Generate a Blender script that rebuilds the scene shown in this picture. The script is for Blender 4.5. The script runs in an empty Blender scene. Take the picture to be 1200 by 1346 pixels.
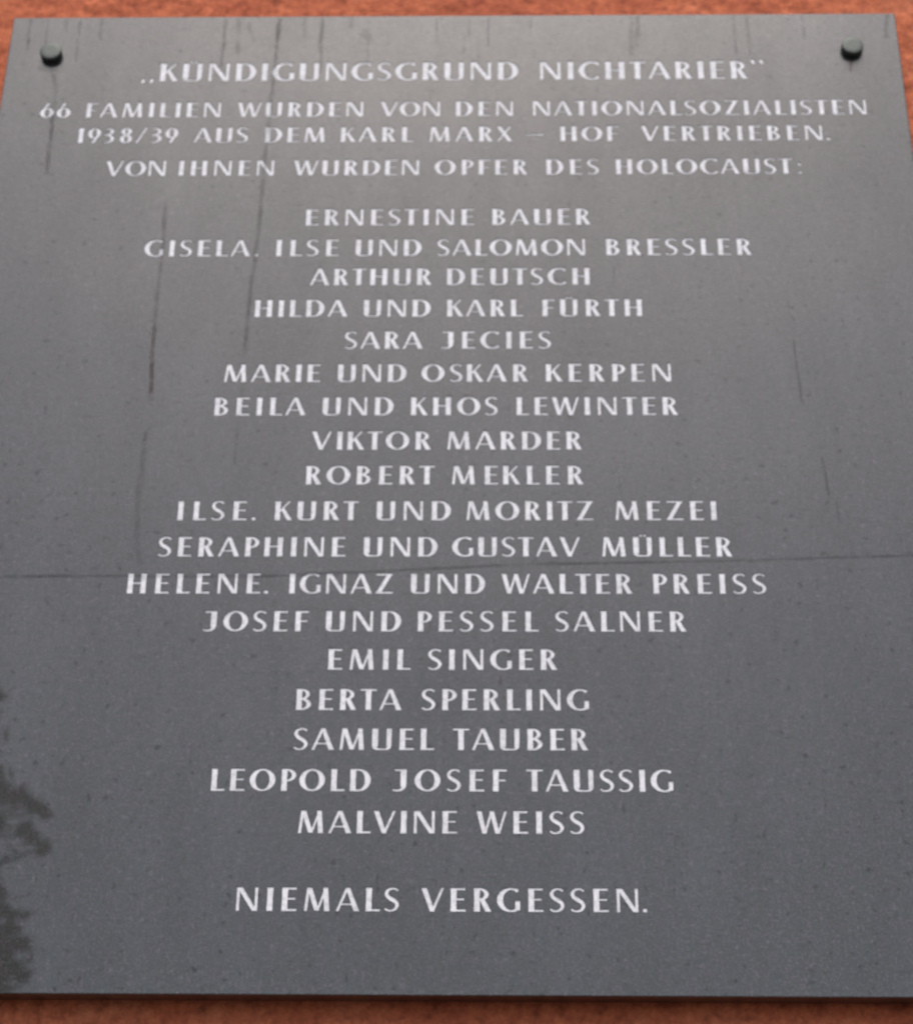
import bpy, bmesh, math, random
import numpy as np
from mathutils import Vector, Matrix

random.seed(11)
rng = np.random.default_rng(5)
sc = bpy.context.scene
C = bpy.context.collection
R = math.radians

# ------------------------------------------------------------------ camera
Z0 = 2.05                     # height of the plaque's lower edge above the ground
H = 1.1234                    # plaque height (its width is 1.0 m)
THICK, GAP = 0.019, 0.004
WALL_Y = THICK + GAP          # the plaque's polished front lies at y = 0

cam_data = bpy.data.cameras.new('camera')
cam = bpy.data.objects.new('camera', cam_data)
C.objects.link(cam)
rows = [[0.9998089063057143, -0.0002787178786092942, -0.019546692510892888],
        [0.01717974765585517, 0.4896345802179085, 0.8717584723564489],
        [0.009327761910147109, -0.8719276920542853, 0.4895458024399463]]
m = Matrix(((rows[0][0], -rows[0][1], -rows[0][2], 0.04849),
            (rows[1][0], -rows[1][1], -rows[1][2], -1.68302),
            (rows[2][0], -rows[2][1], -rows[2][2], Z0 - 0.46881),
            (0, 0, 0, 1)))
cam.matrix_world = m
cam_data.sensor_fit = 'VERTICAL'
cam_data.sensor_height = 24.0
cam_data.lens = 24.0 * 2600 / 1346
cam_data.clip_start = 0.05
cam_data.clip_end = 400
cam_data.dof.use_dof = True
cam_data.dof.focus_distance = 1.25
cam_data.dof.aperture_fstop = 9.3
sc.camera = cam

# ------------------------------------------------------------------ light
SUN_EL, SUN_AZ = 59.5, 181      # azimuth clockwise from +Y: the sun stands high behind the camera
world = bpy.data.worlds.new('World')
sc.world = world
world.use_nodes = True
nt = world.node_tree
nt.nodes.clear()
sky = nt.nodes.new('ShaderNodeTexSky')
sky.sky_type = 'NISHITA'
sky.sun_disc = False
sky.sun_elevation = R(SUN_EL)
sky.sun_rotation = R(SUN_AZ)
sky.air_density = 1.0
sky.dust_density = 3.9
sky.ozone_density = 1.0
bg = nt.nodes.new('ShaderNodeBackground')
bg.inputs['Strength'].default_value = 0.15
wo = nt.nodes.new('ShaderNodeOutputWorld')
nt.links.new(sky.outputs[0], bg.inputs[0])
nt.links.new(bg.outputs[0], wo.inputs[0])

sun_d = bpy.data.lights.new('sun', 'SUN')
sun_d.energy = 2.0
sun_d.angle = R(26)
sun_d.color = (1.0, 0.995, 0.99)
sun = bpy.data.objects.new('sun', sun_d)
C.objects.link(sun)
e, a = R(SUN_EL), R(SUN_AZ)
to_sun = Vector((math.sin(a) * math.cos(e), math.cos(a) * math.cos(e), math.sin(e)))
sun.rotation_euler = (-to_sun).to_track_quat('-Z', 'Y').to_euler()
sun.location = to_sun * 20

sc.view_settings.view_transform = 'Standard'
sc.view_settings.look = 'None'
sc.view_settings.exposure = 0.02
sc.view_settings.gamma = 1.0
sc.cycles.max_bounces = 8
sc.cycles.transparent_max_bounces = 8


# ------------------------------------------------------------------ helpers
def link(name, mesh, mat=None, parent=None, loc=(0, 0, 0)):
    o = bpy.data.objects.new(name, mesh)
    C.objects.link(o)
    if mat is not None and mesh is not None and not mesh.materials:
        mesh.materials.append(mat)
    o.parent = parent
    o.location = loc
    return o


def tag(o, label=None, cat=None, group=None, kind=None):
    for k, v in (('label', label), ('category', cat), ('group', group), ('kind', kind)):
        if v:
            o[k] = v
    return o


def new_mat(name):
    mt = bpy.data.materials.new(name)
    mt.use_nodes = True
    n = mt.node_tree
    n.nodes.clear()
    out = n.nodes.new('ShaderNodeOutputMaterial')
    p = n.nodes.new('ShaderNodeBsdfPrincipled')
    n.links.new(p.outputs[0], out.inputs[0])
    return mt, n, p


def node(n, kind, **kw):
    x = n.nodes.new(kind)
    for k, v in kw.items():
        if k in x.inputs:
            x.inputs[k].default_value = v
        else:
            setattr(x, k, v)
    return x


def noise(n, co, scale, detail=4, rough=0.55, stretch=None):
    if stretch:
        mp = n.nodes.new('ShaderNodeMapping')
        mp.inputs['Scale'].default_value = stretch
        n.links.new(co, mp.inputs[0])
        co = mp.outputs[0]
    t = node(n, 'ShaderNodeTexNoise', Scale=scale, Detail=detail, Roughness=rough)
    n.links.new(co, t.inputs['Vector'])
    return t.outputs['Fac']


def ramp(n, fac, stops):
    r = n.nodes.new('ShaderNodeValToRGB')
    el = r.color_ramp.elements
    while len(el) < len(stops):
        el.new(0.5)
    for e_, (pos, col) in zip(el, stops):
        e_.position = pos
        e_.color = (*col, 1) if len(col) == 3 else col
    n.links.new(fac, r.inputs[0])
    return r.outputs[0]


def g(v):
    return (v, v, v)


def mix(n, fac, A, B, blend='MIX'):
    x = n.nodes.new('ShaderNodeMix')
    x.data_type = 'RGBA'
    x.blend_type = blend
    for s, v in ((0, fac), (6, A), (7, B)):
        if hasattr(v, 'links'):
            n.links.new(v, x.inputs[s])
        else:
            x.inputs[s].default_value = v if s == 0 else (*v, 1)
    return x.outputs[2]


def bump(n, p, hgt, strength, dist):
    b = node(n, 'ShaderNodeBump', Strength=strength, Distance=dist)
    n.links.new(hgt, b.inputs['Height'])
    n.links.new(b.outputs[0], p.inputs['Normal'])
    return b


# ------------------------------------------------------------------ materials
def stone_material():
    mt, n, p = new_mat('honed_grey_stone')
    co = n.nodes.new('ShaderNodeTexCoord').outputs['Object']
    fine = noise(n, co, 420, 2, 0.6)
    col = ramp(n, fine, [(0.33, (0.008, 0.008, 0.0075)), (0.5, (0.014, 0.0135, 0.0115)), (0.68, (0.050, 0.047, 0.043))])
    lite = noise(n, co, 170, 2, 0.5)
    col = mix(n, ramp(n, lite, [(0.60, g(0.0)), (0.72, g(0.45))]), col, (0.085, 0.085, 0.086))
    mid = noise(n, co, 60, 4, 0.6)
    col = mix(n, 0.55, col, ramp(n, mid, [(0.3, g(0.62)), (0.7, g(1.25))]), 'MULTIPLY')
    tint = noise(n, co, 85, 3)
    col = mix(n, 1.0, col, ramp(n, tint, [(0.38, (0.72, 0.90, 0.80)), (0.5, (1.0, 1.0, 1.0)), (0.62, (1.25, 0.98, 1.22))]), 'MULTIPLY')
    big = noise(n, co, 5, 4, 0.5)
    col = mix(n, 0.6, col, ramp(n, big, [(0.32, g(0.72)), (0.68, g(1.25))]), 'MULTIPLY')
    # dark flecks and tiny pits scattered over the polish
    sp = noise(n, co, 120, 2, 0.5)
    fleck = ramp(n, sp, [(0.30, g(0.5)), (0.37, g(1.0))])
    col = mix(n, 0.8, col, fleck, 'MULTIPLY')
    n.links.new(col, p.inputs['Base Color'])
    # broad weathered sheen below, thin polished layer above
    rg = n.nodes.new('ShaderNodeMapRange')
    rg.inputs['To Min'].default_value = 0.43
    rg.inputs['To Max'].default_value = 0.58
    cloud = mix(n, 0.55, mid, noise(n, co, 4.5, 5, 0.6, (1, 1, 0.6)))
    rg.inputs['From Min'].default_value = 0.3
    rg.inputs['From Max'].default_value = 0.7
    n.links.new(cloud, rg.inputs['Value'])
    n.links.new(rg.outputs[0], p.inputs['Roughness'])
    p.inputs['IOR'].default_value = 1.5
    p.inputs['Coat Weight'].default_value = 0.75
    p.inputs['Coat Roughness'].default_value = 0.02
    p.inputs['Coat IOR'].default_value = 1.78
    add = mix(n, 0.5, fine, mid)
    bump(n, p, add, 0.12, 0.0004)
    # weathering: the polish is dulled in patches and in the flecks
    cw = n.nodes.new('ShaderNodeMath'); cw.operation = 'MULTIPLY'
    r2 = ramp(n, noise(n, co, 14, 5, 0.65, (1, 1, 0.35)), [(0.3, g(0.75)), (0.7, g(1.0))])
    r2 = mix(n, 1.0, r2, ramp(n, noise(n, co, 190, 3, 0.7), [(0.33, g(0.72)), (0.62, g(1.0))]), 'MULTIPLY')
    n.links.new(r2, cw.inputs[0]); n.links.new(fleck, cw.inputs[1])
    n.links.new(cw.outputs[0], p.inputs['Coat Weight'])
    return mt


def paint_material():
    mt, n, p = new_mat('white_letter_paint')
    co = n.nodes.new('ShaderNodeTexCoord').outputs['Object']
    geo = n.nodes.new('ShaderNodeNewGeometry').outputs['Position']
    f1 = noise(n, geo, 240, 3, 0.6)
    f2 = noise(n, geo, 28, 3, 0.6)
    col = ramp(n, f1, [(0.28, (0.62, 0.62, 0.64)), (0.55, (0.88, 0.87, 0.90))])
    col = mix(n, 0.7, col, ramp(n, f2, [(0.3, g(0.78)), (0.6, g(1.0))]), 'MULTIPLY')
    n.links.new(col, p.inputs['Base Color'])
    p.inputs['Roughness'].default_value = 0.65
    bump(n, p, f1, 0.25, 0.0005)
    return mt


def plaster_material():
    mt, n, p = new_mat('red_rough_plaster')
    co = n.nodes.new('ShaderNodeTexCoord').outputs['Object']
    f1 = noise(n, co, 90, 5, 0.65)
    f2 = noise(n, co, 14, 4, 0.6)
    f3 = noise(n, co, 330, 3, 0.6)
    col = ramp(n, f2, [(0.3, (0.42, 0.104, 0.052)), (0.55, (0.54, 0.148, 0.070)), (0.75, (0.58, 0.180, 0.092))])
    col = mix(n, 0.8, col, ramp(n, f1, [(0.32, (0.5, 0.48, 0.50)), (0.48, (0.97, 0.97, 0.97)), (0.68, (1.3, 1.45, 1.4))]), 'MULTIPLY')
    col = mix(n, 0.6, col, ramp(n, f3, [(0.3, g(0.7)), (0.7, g(1.2))]), 'MULTIPLY')
    n.links.new(col, p.inputs['Base Color'])
    p.inputs['Roughness'].default_value = 0.92
    p.inputs['Specular IOR Level'].default_value = 0.25
    bump(n, p, mix(n, 0.5, f1, f3), 0.6, 0.002)
    return mt


def metal_material(name, c, rough):
    mt, n, p = new_mat(name)
    co = n.nodes.new('ShaderNodeTexCoord').outputs['Object']
    f = noise(n, co, 500, 3, 0.6)
    n.links.new(ramp(n, f, [(0.3, tuple(x * 0.75 for x in c)), (0.7, tuple(x * 1.15 for x in c))]), p.inputs['Base Color'])
    p.inputs['Metallic'].default_value = 0.55
    p.inputs['Roughness'].default_value = rough
    bump(n, p, f, 0.15, 0.0004)
    return mt


def stain_material(name, c, strength, noise_scale):
    """A dried water mark: thin matt film whose cover breaks up along its length (u across, v along)."""
    mt, n, p = new_mat(name)
    uv = n.nodes.new('ShaderNodeTexCoord')
    sep = n.nodes.new('ShaderNodeSeparateXYZ')
    n.links.new(uv.outputs['UV'], sep.inputs[0])

    def M(op, a_, b_=None):
        x = n.nodes.new('ShaderNodeMath')
        x.operation = op
        for i_, v in enumerate((a_, b_)):
            if v is None:
                continue
            if hasattr(v, 'links'):
                n.links.new(v, x.inputs[i_])
            else:
                x.inputs[i_].default_value = v
        return x.outputs[0]
    u = sep.outputs[0]
    v = sep.outputs[1]
    across = M('MULTIPLY', M('MULTIPLY', u, M('SUBTRACT', 1.0, u)), 4.0)
    across = M('MINIMUM', M('MULTIPLY', across, 1.15), 1.0)
    ends = M('MINIMUM', M('MULTIPLY', M('MULTIPLY', v, M('SUBTRACT', 1.0, v)), 14.0), 1.0)
    brk = ramp(n, noise(n, uv.outputs['Object'], noise_scale, 4, 0.6), [(0.36, g(0.25)), (0.58, g(1.0))])
    al = M('MULTIPLY', M('MULTIPLY', across, ends), M('MULTIPLY', brk, strength))
    n.links.new(al, p.inputs['Alpha'])
    p.inputs['Base Color'].default_value = (*c, 1)
    p.inputs['Roughness'].default_value = 0.9
    p.inputs['Specular IOR Level'].default_value = 0.2
    return mt


M_STONE = stone_material()
M_PAINT = paint_material()
M_WALL = plaster_material()
M_CAP = metal_material('dull_grey_metal', (0.12, 0.13, 0.118), 0.6)
M_DARK = metal_material('dark_rubber_washer', (0.02, 0.02, 0.021), 0.7)
M_STAIN = stain_material('dark_water_mark', (0.035, 0.035, 0.036), 0.21, 60)
M_FAINT = stain_material('faint_water_mark', (0.045, 0.045, 0.047), 0.13, 60)
M_RUST = stain_material('rust_mark', (0.11, 0.045, 0.032), 0.30, 45)
M_BROWN = stain_material('brown_water_mark', (0.055, 0.042, 0.038), 0.20, 60)
M_LINE = stain_material('dark_line_film', (0.012, 0.012, 0.013), 0.20, 22)  # near-black film for the thin line across the stone

# ------------------------------------------------------------------ ground
def ground_material():
    mt, n, p = new_mat('grey_paving')
    co = n.nodes.new('ShaderNodeTexCoord').outputs['Object']
    col = ramp(n, noise(n, co, 3, 6, 0.6), [(0.3, g(0.07)), (0.7, (0.12, 0.115, 0.11))])
    n.links.new(col, p.inputs['Base Color'])
    p.inputs['Roughness'].default_value = 0.9
    return mt


me = bpy.data.meshes.new('ground')
me.from_pydata([(-150, -150, 0), (150, -150, 0), (150, 150, 0), (-150, 150, 0)], [], [(0, 1, 2, 3)])
tag(link('ground', me, ground_material()), 'grey paved ground at the foot of the red wall', kind='structure')

# ------------------------------------------------------------------ wall: red plaster with real relief round the plaque
def smooth_noise(nx, nz, cell):
    """Value noise on the grid, CELL samples between lattice points, smoothly interpolated."""
    gx, gz = nx // cell + 3, nz // cell + 3
    lat = rng.random((gx, gz)) * 2 - 1
    x = np.arange(nx) / cell
    z = np.arange(nz) / cell
    ix, iz = x.astype(int), z.astype(int)
    fx, fz = x - ix, z - iz
    fx = (fx * fx * (3 - 2 * fx))[:, None]
    fz = (fz * fz * (3 - 2 * fz))[None, :]
    a_ = lat[np.ix_(ix, iz)]
    b_ = lat[np.ix_(ix + 1, iz)]
    c_ = lat[np.ix_(ix, iz + 1)]
    d_ = lat[np.ix_(ix + 1, iz + 1)]
    return (a_ * (1 - fx) + b_ * fx) * (1 - fz) + (c_ * (1 - fx) + d_ * fx) * fz


def build_wall():
    xs = np.concatenate([[-4, -2, -1.1], np.arange(-0.72, 0.7201, 0.003), [1.1, 2, 4]])
    zs = np.concatenate([[0, 1.2], np.arange(Z0 - 0.09, Z0 + H + 0.16, 0.003), [Z0 + 1.6, Z0 + 2.4, Z0 + 4]])
    nx, nz = len(xs), len(zs)
    X, Z = np.meshgrid(xs, zs, indexing='ij')
    d = 0.0006 * smooth_noise(nx, nz, 2) + 0.0009 * smooth_noise(nx, nz, 5) + 0.0010 * smooth_noise(nx, nz, 14) + 0.0006 * smooth_noise(nx, nz, 60)
    Y = WALL_Y - d
    front = np.stack([X, Y, Z], -1).reshape(-1, 3)
    back = front[[0, (nx - 1) * nz, nx * nz - 1, nz - 1]].copy()
    back[:, 1] = WALL_Y + 0.35
    idx = np.arange(nx * nz).reshape(nx, nz)
    q = np.stack([idx[:-1, :-1], idx[1:, :-1], idx[1:, 1:], idx[:-1, 1:]], -1).reshape(-1, 4)
    N = nx * nz
    faces = q.tolist()
    faces.append([N, N + 3, N + 2, N + 1])
    faces.append(idx[:, -1].tolist() + [N + 2, N + 3])
    faces.append(idx[0, ::-1].tolist() + [N, N + 3][0:2])
    faces.append(idx[-1, :].tolist() + [N + 2, N + 1])
    me_ = bpy.data.meshes.new('plaster_wall')
    me_.from_pydata(np.concatenate([front, back]).tolist(), [], faces)
    me_.polygons.foreach_set('use_smooth', [True] * len(me_.polygons))
    o = link('plaster_wall', me_, M_WALL)
    tag(o, 'rough red plaster wall behind and around the grey memorial plaque', 'wall', kind='thing')


build_wall()

# ------------------------------------------------------------------ lettering: an engraver's capitals with thick stems and thin arms
T, t = 0.235, 0.095


def stem(x, w=T, y0=0.0, y1=1.0):
    k = 0.012 if w > 0.12 else 0.006
    ym = (y0 + y1) / 2
    return ('P', [(x, y0), (x + w, y0), (x + w - k, ym), (x + w, y1), (x, y1), (x + k, ym)])


def bar(x0, x1, y, w=t):
    return ('P', [(x0, y - w / 2), (x1, y - w / 2 - 0.008), (x1, y + w / 2 + 0.008), (x0, y + w / 2)])


def diag(xb, xt, wb, y0=0.0, y1=1.0, wt=None):
    wt = wt or wb
    return ('P', [(xb, y0), (xb + wb, y0), (xt + wt, y1), (xt, y1)])


def arc(cx, cy, rx, ry, a0, a1, thick=T, thin=t, n=None):
    n = n or max(6, int(abs(a1 - a0) / 15))
    pts = []
    for i in range(n + 1):
        a_ = R(a0 + (a1 - a0) * i / n)
        w = thin + (thick - thin) * abs(math.cos(a_)) ** 1.6
        pts.append((cx + rx * math.cos(a_), cy + ry * math.sin(a_), w))
    return ('S', pts)


def path(*pts):
    return ('S', list(pts))


def bowl(x0, x1, yt, yb, thick=T):
    """A right-hand bowl from a stem at x0 out to x1 and back."""
    yc, ry = (yt + yb) / 2, (yt - yb) / 2 - t / 2
    rx = min((x1 - x0) * 0.62, 0.36)
    cx = x1 - thick / 2 - rx
    top, bot = yt - t / 2, yb + t / 2
    pts = [(x0, top, t)] + [(cx + rx * math.cos(R(a_)), yc + ry * math.sin(R(a_)), t + (thick - t) * math.cos(R(a_)) ** 1.6) for a_ in range(90, -91, -15)] + [(x0, bot, t)]
    return ('S', pts)


def s_curve(x0, w, thick=0.165):
    P_ = []
    c = [(0.93, 0.87, t), (0.74, 0.945, t), (0.50, 0.96, t), (0.24, 0.90, .12), (0.12, 0.76, .14), (0.22, 0.62, .16), (0.50, 0.51, thick + .02), (0.78, 0.40, .16), (0.88, 0.25, .14),
         (0.74, 0.10, .12), (0.46, 0.04, t), (0.22, 0.055, t), (0.02, 0.13, t)]
    for a_, b_, w_ in c:
        P_.append((x0 + a_ * w, b_, w_))
    return ('S', P_)


def dot(x, y, s=0.15):
    return ('P', [(x, y), (x + s, y), (x + s, y + s), (x, y + s)])


U_ = [('S', [(T / 2, 1.0, T), (T / 2, 0.24, T), (0.125, 0.12, .19), (0.19, 0.058, .12), (0.34, 0.046, t), (0.56, 0.046, t), (0.64, 0.10, .15), (0.675, 0.22, .19), (0.675, 1.0, .20)])]
GLYPH = {
    'A': (.92, [diag(0, .37, .115, wt=.13), diag(.70, .36, .22, wt=.17), bar(.14, .76, .30, .08)]),
    'B': (.60, [stem(0), bowl(.08, .54, 1.0, .48, .16), bowl(.08, .60, .56, 0.0, .175)]),
    'C': (.82, [arc(.52, .5, .43, .46, 48, 312)]),
    'D': (.82, [stem(0), bowl(.08, .82, 1.0, 0.0)]),
    'E': (.58, [stem(0), bar(.08, .56, 1 - t / 2 - .008), bar(.08, .52, .52, .085), bar(.08, .58, t / 2 + .008)]),
    'F': (.55, [stem(0), bar(.08, .55, 1 - t / 2 - .008), bar(.08, .50, .50, .085)]),
    'G': (.86, [arc(.52, .5, .43, .46, 52, 295), ('P', [(.68, .03), (.86, .07), (.86, .46), (.68, .46)])]),
    'H': (.78, [stem(0), stem(.78 - T), bar(.08, .70, .52, .085)]),
    'I': (.22, [stem(0)]),
    'J': (.54, [('S', [(.54 - T / 2, 1.0, T), (.54 - T / 2, .30, T), (.40, .13, .15), (.27, .055, .11), (.12, .045, t), (0.0, .075, t)]), bar(.06, .44, 1 - t / 2 - .008)]),
    'K': (.74, [stem(0), diag(.12, .56, .115, .42, 1.0), ('P', [(.26, .56), (.37, .68), (.76, 0), (.53, 0)])]),
    'L': (.55, [stem(0), bar(.08, .55, t / 2 + .008)]),
    'M': (.98, [diag(0, .09, .115), diag(.40, .09, .19, .02, 1.0), diag(.46, .78, .10, .02, 1.0), diag(.78, .71, .20, wt=.185)]),
    'N': (.82, [stem(0, .12), stem(.70, .12), ('P', [(.0, 1.0), (.22, 1.0), (.82, 0), (.62, 0)])]),
    'O': (.98, [('O', .49, .5, .395, .455)]),
    'P': (.58, [stem(0), bowl(.08, .58, 1.0, .42, .17)]),
    'R': (.66, [stem(0), bowl(.08, .57, 1.0, .46, .165), ('P', [(.22, .50), (.42, .52), (.68, 0), (.45, 0)])]),
    'S': (.55, [s_curve(0, .55)]),
    'T': (.66, [stem(.33 - T / 2), bar(0, .34, 1 - t / 2 - .008), ('P', [(.33, 1 - t - .008), (.66, 1 - t - .012), (.66, .998), (.33, .992)])]),
    'U': (.78, U_),
    'Ü': (.78, U_ + [dot(.27, 1.0, .11), dot(.44, 1.0, .11)]),
    'V': (.88, [diag(.35, 0, .18, wt=.21), diag(.37, .77, .12, wt=.11)]),
    'W': (1.2, [diag(.24, 0, .17, wt=.20), diag(.29, .55, .10), diag(.75, .50, .17, wt=.19), diag(.82, 1.10, .10)]),
    'X': (.78, [diag(.56, 0, .22, wt=.22), diag(0, .62, .115)]),
    'Z': (.72, [bar(.03, .70, 1 - t / 2 - .008), bar(0, .72, t / 2 + .008), ('P', [(0, .02), (.22, .02), (.70, .98), (.49, .98)])]),
    '1': (.30, [stem(.30 - T), ('P', [(.0, .80), (.03, .74), (.2, .84), (.2, .98)])]),
    '3': (.52, [bowl(.04, .48, 1.0, .50, .16), bowl(.04, .52, .56, 0.0, .17)]),
    '8': (.56, [('O', .28, .755, .17, .205), ('O', .28, .27, .20, .235)]),
    '9': (.60, [('O', .30, .64, .215, .315), ('P', [(.16, 0), (.34, 0), (.56, .58), (.42, .45)])]),
    '6': (.60, [('O', .30, .34, .215, .295), ('P', [(.05, .40), (.17, .5), (.40, 1.0), (.26, 1.0)])]),
    '/': (.60, [diag(0, .46, .12, -.02, 1.02)]),
    '–': (.90, [bar(0, .90, .45, .09)]),
    '.': (.15, [dot(0, 0, .16)]),
    ',': (.15, [dot(0, 0, .16), ('P', [(.05, .01), (.16, .01), (.06, -.13), (-.02, -.13)])]),
    ':': (.15, [dot(0, 0, .15), dot(0, .52, .15)]),
    '„': (.62, [diag(0, .06, .12, -.10, .13, .16), diag(.36, .42, .12, -.10, .13, .16)]),
    '“': (.62, [diag(.06, 0, .16, .82, 1.06, .12), diag(.42, .36, .16, .82, 1.06, .12)]),
}


def outline(pts):
    """Left and right edges of a stroke of changing width."""
    n = len(pts)
    Lf, Rt = [], []
    for i in range(n):
        a_, b_ = pts[max(i - 1, 0)], pts[min(i + 1, n - 1)]
        dx, dy = b_[0] - a_[0], b_[1] - a_[1]
        l = math.hypot(dx, dy) or 1
        nx_, ny_ = -dy / l, dx / l
        x, y, w = pts[i]
        Lf.append((x + nx_ * w / 2, y + ny_ * w / 2))
        Rt.append((x - nx_ * w / 2, y - ny_ * w / 2))
    return Lf, Rt


def refine(pts, k=2):
    """Catmull-Rom subdivision of a hand-placed stroke path."""
    out = []
    n = len(pts)
    for i in range(n - 1):
        p0, p1, p2, p3 = (np.array(pts[max(0, min(n - 1, j))], float) for j in (i - 1, i, i + 1, i + 2))
        for s in range(k):
            u = s / k
            out.append(tuple(0.5 * ((2 * p1) + (-p0 + p2) * u + (2 * p0 - 5 * p1 + 4 * p2 - p3) * u * u + (-p0 + 3 * p1 - 3 * p2 + p3) * u ** 3)))
    out.append(tuple(pts[-1]))
    return out


def prism(poly_quads, y0, y1):
    """A closed prism between y0 and y1 over a list of cells sharing a boundary; cells = [[i, j, k, l]...] on points."""
    pts, cells = poly_quads
    n = len(pts)
    vs = [(x, y0, z) for x, z in pts] + [(x, y1, z) for x, z in pts]
    faces, edges = [], {}
    for c in cells:
        faces.append(list(c))
        faces.append([i + n for i in reversed(c)])
        for a_, b_ in zip(c, c[1:] + c[:1]):
            edges[(a_, b_)] = edges.get((a_, b_), 0) + 1
    for (a_, b_) in edges:
        if (b_, a_) not in edges:
            faces.append([b_, a_, a_ + n, b_ + n])
    me_ = bpy.data.meshes.new('stroke')
    me_.from_pydata(vs, [], faces)
    bm = bmesh.new()
    bm.from_mesh(me_)
    bmesh.ops.remove_doubles(bm, verts=bm.verts, dist=1e-6)
    bmesh.ops.recalc_face_normals(bm, faces=bm.faces)
    bm.to_mesh(me_)
    bm.free()
    return me_


def cells_of(pr):
    if pr[0] == 'P':
        return list(pr[1]), [list(range(len(pr[1])))]
    if pr[0] == 'O':
        _, cx, cy, rx, ry = pr
        n, pts = 28, []
        for i in range(n):
            a_ = 2 * math.pi * i / n
            k = T / 2 if rx > 0.3 else T * 0.42
            pts.append((cx + (rx + k) * math.cos(a_), cy + (ry + t / 2) * math.sin(a_)))
            pts.append((cx + (rx - k) * math.cos(a_), cy + (ry - t / 2) * math.sin(a_)))
        return pts, [[2 * i, 2 * ((i + 1) % n), 2 * ((i + 1) % n) + 1, 2 * i + 1] for i in range(n)]
    pts = pr[1]
    if len(pts) < 16:
        pts = refine(pts)
    Lf, Rt = outline(pts)
    P_ = []
    for a_, b_ in zip(Lf, Rt):
        P_ += [a_, b_]
    return P_, [[2 * i, 2 * i + 2, 2 * i + 3, 2 * i + 1] for i in range(len(Lf) - 1)]


tmp = bpy.data.collections.new('strokes')
sc.collection.children.link(tmp)


def evaluated(o):
    dg = bpy.context.evaluated_depsgraph_get()
    return bpy.data.meshes.new_from_object(o.evaluated_get(dg))


def make_glyphs():
    """Each character once, its strokes welded into one closed solid of depth 0..1 (y)."""
    holders = {}
    made = {}
    for ch, (adv, prims) in GLYPH.items():
        objs = []
        for pr in prims:
            o = bpy.data.objects.new('stroke', prism(cells_of(pr), 0.0, 1.0))
            tmp.objects.link(o)
            objs.append(o)
        base = objs[0]
        for other in objs[1:]:
            md = base.modifiers.new('weld', 'BOOLEAN')
            md.operation = 'UNION'
            md.object = other
            md.solver = 'EXACT'
        holders[ch] = (base, objs)
    bpy.context.view_layer.update()
    for ch, (base, objs) in holders.items():
        me_ = evaluated(base)
        me_.name = 'letter_shape'
        me_.materials.clear()
        made[ch] = me_
    for base, objs in holders.values():
        for o in objs:
            bpy.data.objects.remove(o)
    return made


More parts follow.
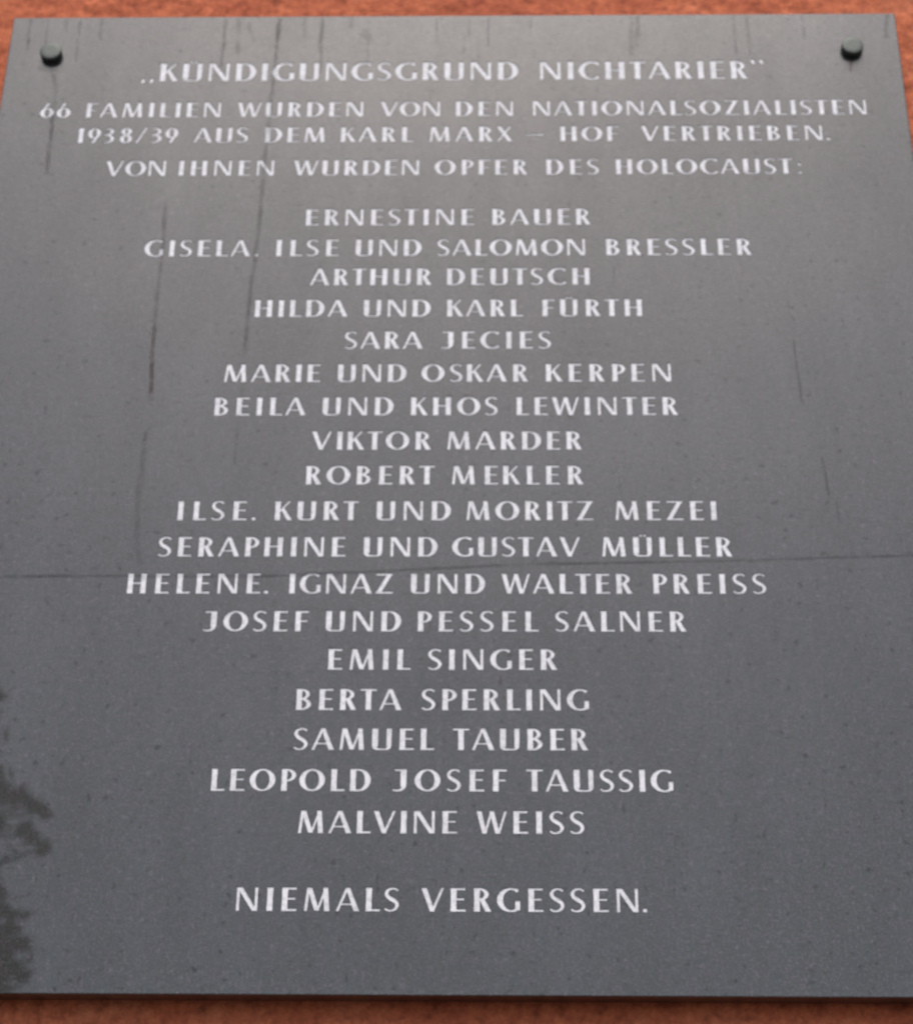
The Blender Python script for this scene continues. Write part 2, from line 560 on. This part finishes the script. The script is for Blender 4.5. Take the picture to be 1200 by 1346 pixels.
glyphs = make_glyphs()
LINES = [
    (1.028, [('„', -0.3469, -0.3298), ('KÜNDIGUNGSGRUND', -0.3256, 0.0741), ('NICHTARIER', 0.0987, 0.3285), ('“', 0.3331, 0.3491)]),
    (0.9761, [('66', -0.4545, -0.419), ('FAMILIEN', -0.4034, -0.2527), ('WURDEN', -0.2363, -0.0953), ('VON', -0.0785, -0.0106), ('DEN', 0.0048, 0.0697), ('NATIONALSOZIALISTEN', 0.0897, 0.4569)]),
    (0.9401, [('1938/39', -0.4101, -0.2974), ('AUS', -0.2819, -0.2202), ('DEM', -0.2035, -0.1361), ('KARL', -0.1207, -0.0392), ('MARX', -0.0235, 0.0691), ('–', 0.0803, 0.1039), ('HOF', 0.1192, 0.1846), ('VERTRIEBEN', 0.2069, 0.4059), ('.', 0.4092, 0.4117)]),
    (0.8941, [('VON', -0.3744, -0.3070), ('IHNEN', -0.2946, -0.1894), ('WURDEN', -0.17, -0.0322), ('OPFER', -0.017, 0.0848), ('DES', 0.1033, 0.1619), ('HOLOCAUST', 0.1783, 0.3703), (':', 0.3752, 0.3777)]),
    (0.8264, [('ERNESTINE', -0.1529, 0.0261), ('BAUER', 0.0455, 0.1496)]),
    (0.7861, [('GISELA', -0.3217, -0.2097), ('.', -0.2049, -0.2016), ('ILSE', -0.1823, -0.1165), ('UND', -0.0984, -0.029), ('SALOMON', -0.0122, 0.1431), ('BRESSLER', 0.1654, 0.3177)]),
    (0.7483, [('ARTHUR', -0.1452, -0.018), ('DEUTSCH', -0.0017, 0.147)]),
    (0.7083, [('HILDA', -0.2005, -0.104), ('UND', -0.0874, -0.0182), ('KARL', -0.0012, 0.0774), ('FÜRTH', 0.0974, 0.2001)]),
    (0.6683, [('SARA', -0.1057, -0.0253), ('JECIES', -0.0066, 0.1055)]),
    (0.628, [('MARIE', -0.2267, -0.1289), ('UND', -0.1111, -0.0416), ('OSKAR', -0.0258, 0.0818), ('KERPEN', 0.0999, 0.2264)]),
    (0.588, [('BEILA', -0.2341, -0.1417), ('UND', -0.1249, -0.0537), ('KHOS', -0.0361, 0.0509), ('LEWINTER', 0.07, 0.2315)]),
    (0.5476, [('VIKTOR', -0.1345, -0.0156), ('MARDER', 0.001, 0.1344)]),
    (0.5076, [('ROBERT', -0.138, -0.0112), ('MEKLER', 0.006, 0.1351)]),
    (0.4674, [('ILSE', -0.2618, -0.1941), ('.', -0.1889, -0.1855), ('KURT', -0.1666, -0.0848), ('UND', -0.067, 0.0053), ('MORITZ', 0.0205, 0.144), ('MEZEI', 0.1655, 0.2633)]),
    (0.4273, [('SERAPHINE', -0.2775, -0.096), ('UND', -0.0783, -0.0071), ('GUSTAV', 0.0075, 0.1306), ('MÜLLER', 0.1516, 0.2764)]),
    (0.3872, [('HELENE', -0.3039, -0.176), ('.', -0.1724, -0.1688), ('IGNAZ', -0.1484, -0.0494), ('UND', -0.032, 0.0388), ('WALTER', 0.0544, 0.179), ('PREISS', 0.1992, 0.3062)]),
    (0.3472, [('JOSEF', -0.228, -0.1283), ('UND', -0.1117, -0.0405), ('PESSEL', -0.0247, 0.0895), ('SALNER', 0.1053, 0.2284)]),
    (0.3074, [('EMIL', -0.1079, -0.0306), ('SINGER', -0.0143, 0.1061)]),
    (0.2664, [('BERTA', -0.1359, -0.0379), ('SPERLING', -0.0196, 0.1349)]),
    (0.2268, [('SAMUEL', -0.136, -0.0073), ('TAUBER', 0.0096, 0.1331)]),
    (0.1867, [('LEOPOLD', -0.2093, -0.0644), ('JOSEF', -0.0444, 0.0589), ('TAUSSIG', 0.0765, 0.2092)]),
    (0.1466, [('MALVINE', -0.1281, 0.0143), ('WEISS', 0.0315, 0.128)]),
    (0.0747, [('NIEMALS', -0.1793, -0.0362), ('VERGESSEN', -0.0167, 0.1737), ('.', 0.1776, 0.181)]),
]
HEADING_LINES = 4
DEPTH, RECESS = 0.0014, 0.0005


def layout():
    """(line number, character, x, z, cap height) for every character, spaced as engraved."""
    res = []
    for li, (z, words) in enumerate(LINES):
        cap = 0.0262 if li == 0 else (0.0213 if li < HEADING_LINES else 0.0218)
        for w, x0, x1 in words:
            nat = sum(GLYPH[c][0] for c in w)
            n_ = len(w)
            if n_ == 1:
                res.append((li, w, (x0 + x1) / 2 - nat * cap / 2, z, cap, 1.0))
                continue
            # open capitals get their air from the gaps; round and slanted letters sit closer
            if 0 < li < HEADING_LINES:
                x0, x1 = x0 + 0.0006, x1 - 0.0016
            gaps = []
            for a_, b_ in zip(w, w[1:]):
                k = 1.0
                for c, side in ((a_, 'r'), (b_, 'l')):
                    if c in 'AVWXK96/' or (c == 'T') or (c in 'LFP' and side == 'r') or (c == 'J' and side == 'l'):
                        k -= 0.34
                    elif c in 'OCGS3' or (c in 'D8' and side == 'r') or (c == 'E' and side == 'r') or (c == 'Z') or (c == 'R' and side == 'r'):
                        k -= 0.17
                gaps.append(max(k, 0.25))
            sx = 1.05
            room = (x1 - x0) / cap - nat * sx
            unit = room / sum(gaps)
            if unit < 0.20:
                sx = ((x1 - x0) / cap - 0.20 * sum(gaps)) / nat
                unit = 0.20
            elif unit > 0.50:
                sx = ((x1 - x0) / cap - 0.50 * sum(gaps)) / nat
                unit = 0.50
            x = x0
            for i, c in enumerate(w):
                res.append((li, c, x, z, cap, sx))
                x += GLYPH[c][0] * cap * sx + (gaps[i] * unit * cap if i < n_ - 1 else 0)
    return res


chars = layout()

# ------------------------------------------------------------------ the plaque
plaque = bpy.data.objects.new('memorial_plaque', None)
C.objects.link(plaque)
plaque.location = (0, 0, Z0)
tag(plaque, 'large grey polished stone memorial plaque with white engraved names on the red wall', 'plaque')

# cutter: all characters as prisms, joined
vs, fs = [], []
for li, c, x, z, cap, sx in chars:
    me_ = glyphs[c]
    k = len(vs)
    for v in me_.vertices:
        vs.append((x + v.co.x * cap * sx, -0.002 + v.co.y * (0.002 + DEPTH), z + v.co.z * cap))
    for p in me_.polygons:
        fs.append([i + k for i in p.vertices])
cut_me = bpy.data.meshes.new('cutter')
cut_me.from_pydata(vs, [], fs)
cutter = bpy.data.objects.new('cutter', cut_me)
tmp.objects.link(cutter)

bm = bmesh.new()
bmesh.ops.create_cube(bm, size=1.0)
for v in bm.verts:
    v.co = Vector((v.co.x * 1.0, THICK / 2 + v.co.y * THICK, H / 2 + v.co.z * H))
bmesh.ops.bevel(bm, geom=bm.edges[:], offset=0.0011, segments=2, affect='EDGES', profile=0.5)
slab_me = bpy.data.meshes.new('stone_slab')
bm.to_mesh(slab_me)
bm.free()
slab_tmp = bpy.data.objects.new('slab_tmp', slab_me)
tmp.objects.link(slab_tmp)
md = slab_tmp.modifiers.new('engrave', 'BOOLEAN')
md.operation = 'DIFFERENCE'
md.object = cutter
md.solver = 'EXACT'
bpy.context.view_layer.update()
cut_slab = evaluated(slab_tmp)
cut_slab.name = 'stone_slab'
cut_slab.materials.clear()
print('slab faces', len(slab_me.polygons), '->', len(cut_slab.polygons))
bpy.data.objects.remove(slab_tmp)
bpy.data.objects.remove(cutter)
bpy.data.collections.remove(tmp)
slab = link('stone_slab', cut_slab, M_STONE, plaque)

# letters: white paint filling the bottom of each cut
unit_mesh = {}
for c, me_ in glyphs.items():
    me_.materials.append(M_PAINT)
heading_v, heading_f = [], []
line_obj = {}
for li, c, x, z, cap, sx in chars:
    if li < HEADING_LINES:
        k = len(heading_v)
        for v in glyphs[c].vertices:
            heading_v.append((x + v.co.x * cap * sx, 0.00052 + v.co.y * DEPTH, z + v.co.z * cap))
        for p in glyphs[c].polygons:
            heading_f.append([i + k for i in p.vertices])
        continue
    if li not in line_obj:
        lo = bpy.data.objects.new('inscription_line', None)
        C.objects.link(lo)
        lo.parent = plaque
        lo.location = (0, 0, z)
        line_obj[li] = lo
    o = link({'.': 'full_stop', ',': 'comma'}.get(c, 'letter'), glyphs[c], None, line_obj[li], (x, RECESS, 0))
    o.scale = (cap * sx, DEPTH, cap)
me_ = bpy.data.meshes.new('heading_lettering')
me_.from_pydata(heading_v, [], heading_f)
hd = link('heading_lettering', me_, M_PAINT, plaque)
tag(hd, 'four closely set lines of white capitals at the top of the plaque', kind='stuff')


# ------------------------------------------------------------------ drip marks, rust run and dark line on the stone
def strip(name, pts, w, mat, lift=0.0002, wob=0.0004, label=None):
    P_ = refine([(a_, b_, 0) for a_, b_ in pts], 6)
    rows_ = []
    n_ = len(P_)
    acc = 0.0
    for i, (x, z, _) in enumerate(P_):
        a_, b_ = P_[max(i - 1, 0)], P_[min(i + 1, n_ - 1)]
        dx, dz = b_[0] - a_[0], b_[1] - a_[1]
        l = math.hypot(dx, dz) or 1
        nx_, nz_ = -dz / l, dx / l
        acc = 0.6 * acc + random.uniform(-wob, wob)
        ww = 1.25 * w * (0.75 + 0.5 * random.random())
        rows_.append([(x + nx_ * (acc + s * ww / 2), -lift, z + nz_ * (acc + s * ww / 2)) for s in (-1, 1)])
    v_ = [q for r_ in rows_ for q in r_]
    f_ = [(2 * i, 2 * i + 1, 2 * i + 3, 2 * i + 2) for i in range(n_ - 1)]
    m_ = bpy.data.meshes.new(name)
    m_.from_pydata(v_, [], f_)
    uv = m_.uv_layers.new(name='UVMap')
    for lp in m_.loops:
        i, s = divmod(lp.vertex_index, 2)
        uv.data[lp.index].uv = (s, i / (n_ - 1))
    o = link(name, m_, mat, slab)
    if label:
        o['label'] = label
    return o


D = 'drip_stain'
strip(D, [(-.4804, 1.1218), (-.4795, 1.0983), (-.479, 1.0721)], .0042, M_STAIN)
strip(D, [(-.2575, 1.122), (-.2575, 1.0797), (-.2587, 1.046)], .0040, M_STAIN)
strip(D, [(-.2439, 1.122), (-.2403, 1.066)], .0060, M_FAINT)
strip(D, [(-.2314, 1.1161), (-.2278, 1.1), (-.2225, 1.084)], .0045, M_FAINT)
strip(D, [(-.1964, 1.1225), (-.1973, 1.0793), (-.1985, 1.0234), (-.1987, .9795), (-.2007, .9419), (-.2014, .8944), (-.2019, .8613),
          (-.2029, .8226), (-.2046, .7826), (-.2065, .7336), (-.2075, .6858), (-.2084, .6501)], .0044, M_STAIN, label='long dark drip running from the top edge to the middle names')
strip(D, [(-.1964, 1.1225), (-.1968, 1.105), (-.1970, 1.085)], .0065, M_STAIN, 0.0003)
strip(D, [(-.2072, .6298), (-.2089, .5842), (-.21, .5291)], .0034, M_FAINT)
strip(D, [(-.1468, 1.1222), (-.1475, 1.079), (-.1465, 1.0364)], .0040, M_STAIN)
strip(D, [(-.1148, 1.122), (-.114, 1.1039)], .0050, M_FAINT)
strip(D, [(-.0986, 1.106), (-.0927, 1.0832)], .0090, M_FAINT)
strip(D, [(-.0945, 1.084), (-.0945, 1.045)], .0030, M_FAINT)
strip(D, [(-.444, 1.045), (-.4405, 1.010), (-.44, .983), (-.4387, .9485), (-.4368, .8934)], .0052, M_FAINT)
strip(D, [(-.44, .983), (-.4387, .9485), (-.4368, .8934)], .0050, M_FAINT, 0.0003)
strip(D, [(-.3052, .8617), (-.3028, .7929), (-.3035, .7339), (-.3035, .6955), (-.3026, .6578), (-.2991, .5979)], .0046, M_BROWN)
strip('rust_run', [(-.3034, .700), (-.3028, .670), (-.3015, .640), (-.3000, .612)], .0040, M_RUST, 0.0003, label='short reddish rust run on the left part of the stone')
strip(D, [(-.301, .5664), (-.3017, .5048), (-.3001, .4535), (-.2924, .4158)], .0060, M_FAINT)
strip(D, [(-.3013, .570), (-.3018, .558)], .0036, M_STAIN, 0.0003)
strip(D, [(.3529, .6797), (.3544, .6379), (.3554, .6105), (.3575, .5969)], .0022, M_STAIN)
strip(D, [(.371, .5391), (.373, .5173), (.3739, .4915)], .0025, M_STAIN)
strip(D, [(.3805, .49), (.3815, .46)], .0022, M_FAINT)
strip(D, [(.492, 1.122), (.489, 1.105), (.4859, 1.0862)], .0050, M_STAIN)
strip(D, [(.2092, 1.122), (.2075, 1.0745)], .0040, M_FAINT)
strip(D, [(.173, .7715), (.1724, .75)], .0020, M_FAINT)
strip(D, [(.4446, 1.055), (.4432, 1.0361)], .0040, M_RUST)
strip(D, [(-.4495, 1.05), (-.4420, 1.02)], .0040, M_FAINT)
for k in range(16):       # short faint runs under the upper edge
    x = random.uniform(-.47, .47)
    l = random.uniform(.015, .07)
    strip(D, [(x, 1.1215), (x + random.uniform(-.002, .002), 1.1215 - l)], random.uniform(.002, .005), M_FAINT)
strip('dark_line', [(-.4995, .4050), (-.4281, .405), (-.362, .4059), (-.3069, .4059), (-.25, .4056), (-.1713, .406), (-.0836, .4101), (.0113, .4151),
                         (.0698, .4184), (.194, .4209), (.3035, .4234), (.3765, .4259), (.4494, .4284), (.4995, .4296)], .0034, M_LINE, 0.00015, 0.0002,
      label='fine dark line crossing the whole stone above the middle')  # thin flat dark strip lying on the stone face, no groove cut


# ------------------------------------------------------------------ the two bolts at the upper corners
def lathe(profile, n=40):
    """Turned solid about y; profile = (radius, y) from the axis outward and back."""
    v_, f_ = [], []
    for r_, y in profile:
        for i in range(n):
            a_ = 2 * math.pi * i / n
            v_.append((r_ * math.cos(a_), y, r_ * math.sin(a_)))
    for k in range(len(profile) - 1):
        for i in range(n):
            j = (i + 1) % n
            f_.append((k * n + i, k * n + j, (k + 1) * n + j, (k + 1) * n + i))
    f_.append(list(range(n))[::-1])
    f_.append([(len(profile) - 1) * n + i for i in range(n)])
    m_ = bpy.data.meshes.new('turned')
    m_.from_pydata(v_, [], f_)
    b_ = bmesh.new(); b_.from_mesh(m_)
    bmesh.ops.recalc_face_normals(b_, faces=b_.faces)
    b_.to_mesh(m_); b_.free()
    for p in m_.polygons:
        p.use_smooth = len(p.vertices) == 4
    return m_


cap_me = lathe([(0.0060, -0.0080), (0.0106, -0.0079), (0.0114, -0.0076), (0.0119, -0.0071), (0.0121, -0.0064), (0.0121, -0.0018), (0.0118, -0.0014), (0.0100, -0.0013)])
wash_me = lathe([(0.0020, -0.0013), (0.0108, -0.0013), (0.0110, -0.0010), (0.0110, 0.0003), (0.0020, 0.0003)])
for x, z, side in ((-.4504, 1.0668, 'left'), (.4468, 1.0695, 'right')):
    b0 = link('bolt_cap', cap_me, M_CAP, plaque, (x, 0, z))
    link('washer', wash_me, M_DARK, b0)
    b0['label'] = 'round grey metal bolt cap in the upper %s corner of the plaque' % side


# ------------------------------------------------------------------ the tree across the path whose leaves mirror in the lower left of the stone
def build_tree():
    mt, n, p = new_mat('tree_bark')
    co = n.nodes.new('ShaderNodeTexCoord').outputs['Object']
    n.links.new(ramp(n, noise(n, co, 12, 5, 0.6, (1, 1, .3)), [(0.3, (0.05, 0.04, 0.03)), (0.7, (0.13, 0.11, 0.085))]), p.inputs['Base Color'])
    p.inputs['Roughness'].default_value = 0.9
    bark = mt
    mt, n, p = new_mat('tree_leaf')
    co = n.nodes.new('ShaderNodeTexCoord').outputs['Object']
    n.links.new(ramp(n, noise(n, co, 2.2, 3), [(0.3, (0.020, 0.034, 0.013)), (0.7, (0.045, 0.066, 0.026))]), p.inputs['Base Color'])
    p.inputs['Roughness'].default_value = 0.6
    leaf = mt
    tx, ty = TREE
    root = bpy.data.objects.new('leafy_tree', None)
    C.objects.link(root)
    root.location = (tx, ty, 0)
    tag(root, 'dark leafy tree mirrored in the lower left of the stone', 'tree')
    v_, f_ = [], []

    def limb(p0, p1, r0, r1, bend=0.12, n_=6, k=7):
        p0, p1 = Vector(p0), Vector(p1)
        off = Vector((random.uniform(-1, 1), random.uniform(-1, 1), random.uniform(0, 1))) * bend * (p1 - p0).length
        prev = None
        ax = (p1 - p0).normalized()
        u = ax.orthogonal().normalized()
        w = ax.cross(u)
        for s in range(n_ + 1):
            q = s / n_
            c = p0.lerp(p1, q) + off * math.sin(math.pi * q)
            r_ = r0 + (r1 - r0) * q
            ring = []
            for i in range(k):
                a_ = 2 * math.pi * i / k
                ring.append(len(v_))
                v_.append(tuple(c + (u * math.cos(a_) + w * math.sin(a_)) * r_))
            if prev:
                for i in range(k):
                    f_.append((prev[i], prev[(i + 1) % k], ring[(i + 1) % k], ring[i]))
            prev = ring

    limb((0, 0, 0), (0.05, 0.0, 2.3), 0.17, 0.12, 0.03, 8, 10)
    limb((0.05, 0, 2.2), (0.1, 0.05, 4.4), 0.11, 0.04)
    tips = []
    for kx, ky, kz in CROWN:
        limb((0.06, 0.0, 2.2 + 0.35 * random.random() + max(0, kz - 4.2) * 0.7), (kx, ky, kz), 0.05, 0.012)
        tips.append((kx, ky, kz, 0.24 if kx > .8 else 0.42, 220 if kx > .8 else 150))
    for kx, ky, kz, rr, cnt in SPRAYS:
        limb((0.5, 0.0, kz - 0.25), (kx, ky, kz), 0.02, 0.005)
        tips.append((kx, ky, kz, rr, cnt))
    m_ = bpy.data.meshes.new('trunk')
    m_.from_pydata(v_, [], f_)
    link('trunk', m_, bark, root)
    lv, lf = [], []
    for kx, ky, kz, rr, cnt in tips:
        for _ in range(cnt):
            d_ = Vector((random.gauss(0, 1), random.gauss(0, 1), random.gauss(0, 1)))
            d_ = d_.normalized() * rr * (random.random() ** 0.5 if rr > 0.15 else abs(random.gauss(0, 0.75)))
            c = Vector((kx, ky, kz)) + Vector((d_.x, d_.y, d_.z * 0.75))
            L_ = random.uniform(0.035, 0.06) * (1.0 if rr > 0.2 else 0.75)
            ax = Vector((random.gauss(0, 1), random.gauss(0, 1), random.gauss(-0.4, 0.6))).normalized()
            sd = ax.orthogonal().normalized() * L_ * 0.42
            sd.rotate(Matrix.Rotation(random.uniform(0, 6.28), 3, ax))
            k = len(lv)
            fold = ax.cross(sd).normalized() * L_ * 0.08
            for q in (c - ax * L_, c + sd - fold, c + ax * L_, c - sd - fold, c):
                lv.append(tuple(q))
            lf += [(k, k + 1, k + 4), (k + 1, k + 2, k + 4), (k + 2, k + 3, k + 4), (k + 3, k, k + 4)]
    m_ = bpy.data.meshes.new('crown')
    m_.from_pydata(lv, [], lf)
    link('crown', m_, leaf, root)


TREE = (-3.05, -5.1)
CROWN = [(1.0, .0, 4.0), (1.02, .1, 3.5), (.78, -.3, 4.6), (-.9, .2, 3.0), (-.5, -.7, 3.3), (.2, .3, 3.0), (-1.2, -.2, 3.8), (-.3, .8, 3.7), (.1, -.8, 3.9), (-.8, .5, 4.4), (.0, 0, 4.5),
         (-.5, -.5, 4.9), (-.4, .3, 5.2), (.25, -.3, 3.4), (-.1, .1, 2.6), (.2, .1, 4.1)]
SPRAYS = [(1.21, 0, 4.63, .05, 40), (1.20, .05, 4.55, .04, 26),
          (1.28, 0, 4.24, .06, 45), (1.33, 0, 4.20, .045, 45), (1.38, 0, 4.19, .026, 26), (1.42, 0, 4.17, .022, 22), (1.46, 0, 4.14, .016, 16),
          (1.27, 0, 4.10, .05, 40), (1.39, 0, 4.07, .022, 24), (1.43, 0, 4.04, .020, 22), (1.47, 0, 4.005, .015, 16),
          (1.25, 0, 3.99, .08, 60), (1.29, 0, 3.86, .06, 50), (1.31, 0, 3.76, .09, 80), (1.39, 0, 3.70, .05, 36), (1.33, 0, 3.64, .09, 90),
          (1.43, 0, 3.64, .04, 26), (1.36, 0, 3.54, .09, 90), (1.34, 0, 3.42, .10, 80), (1.44, 0, 3.54, .04, 20)]
build_tree()
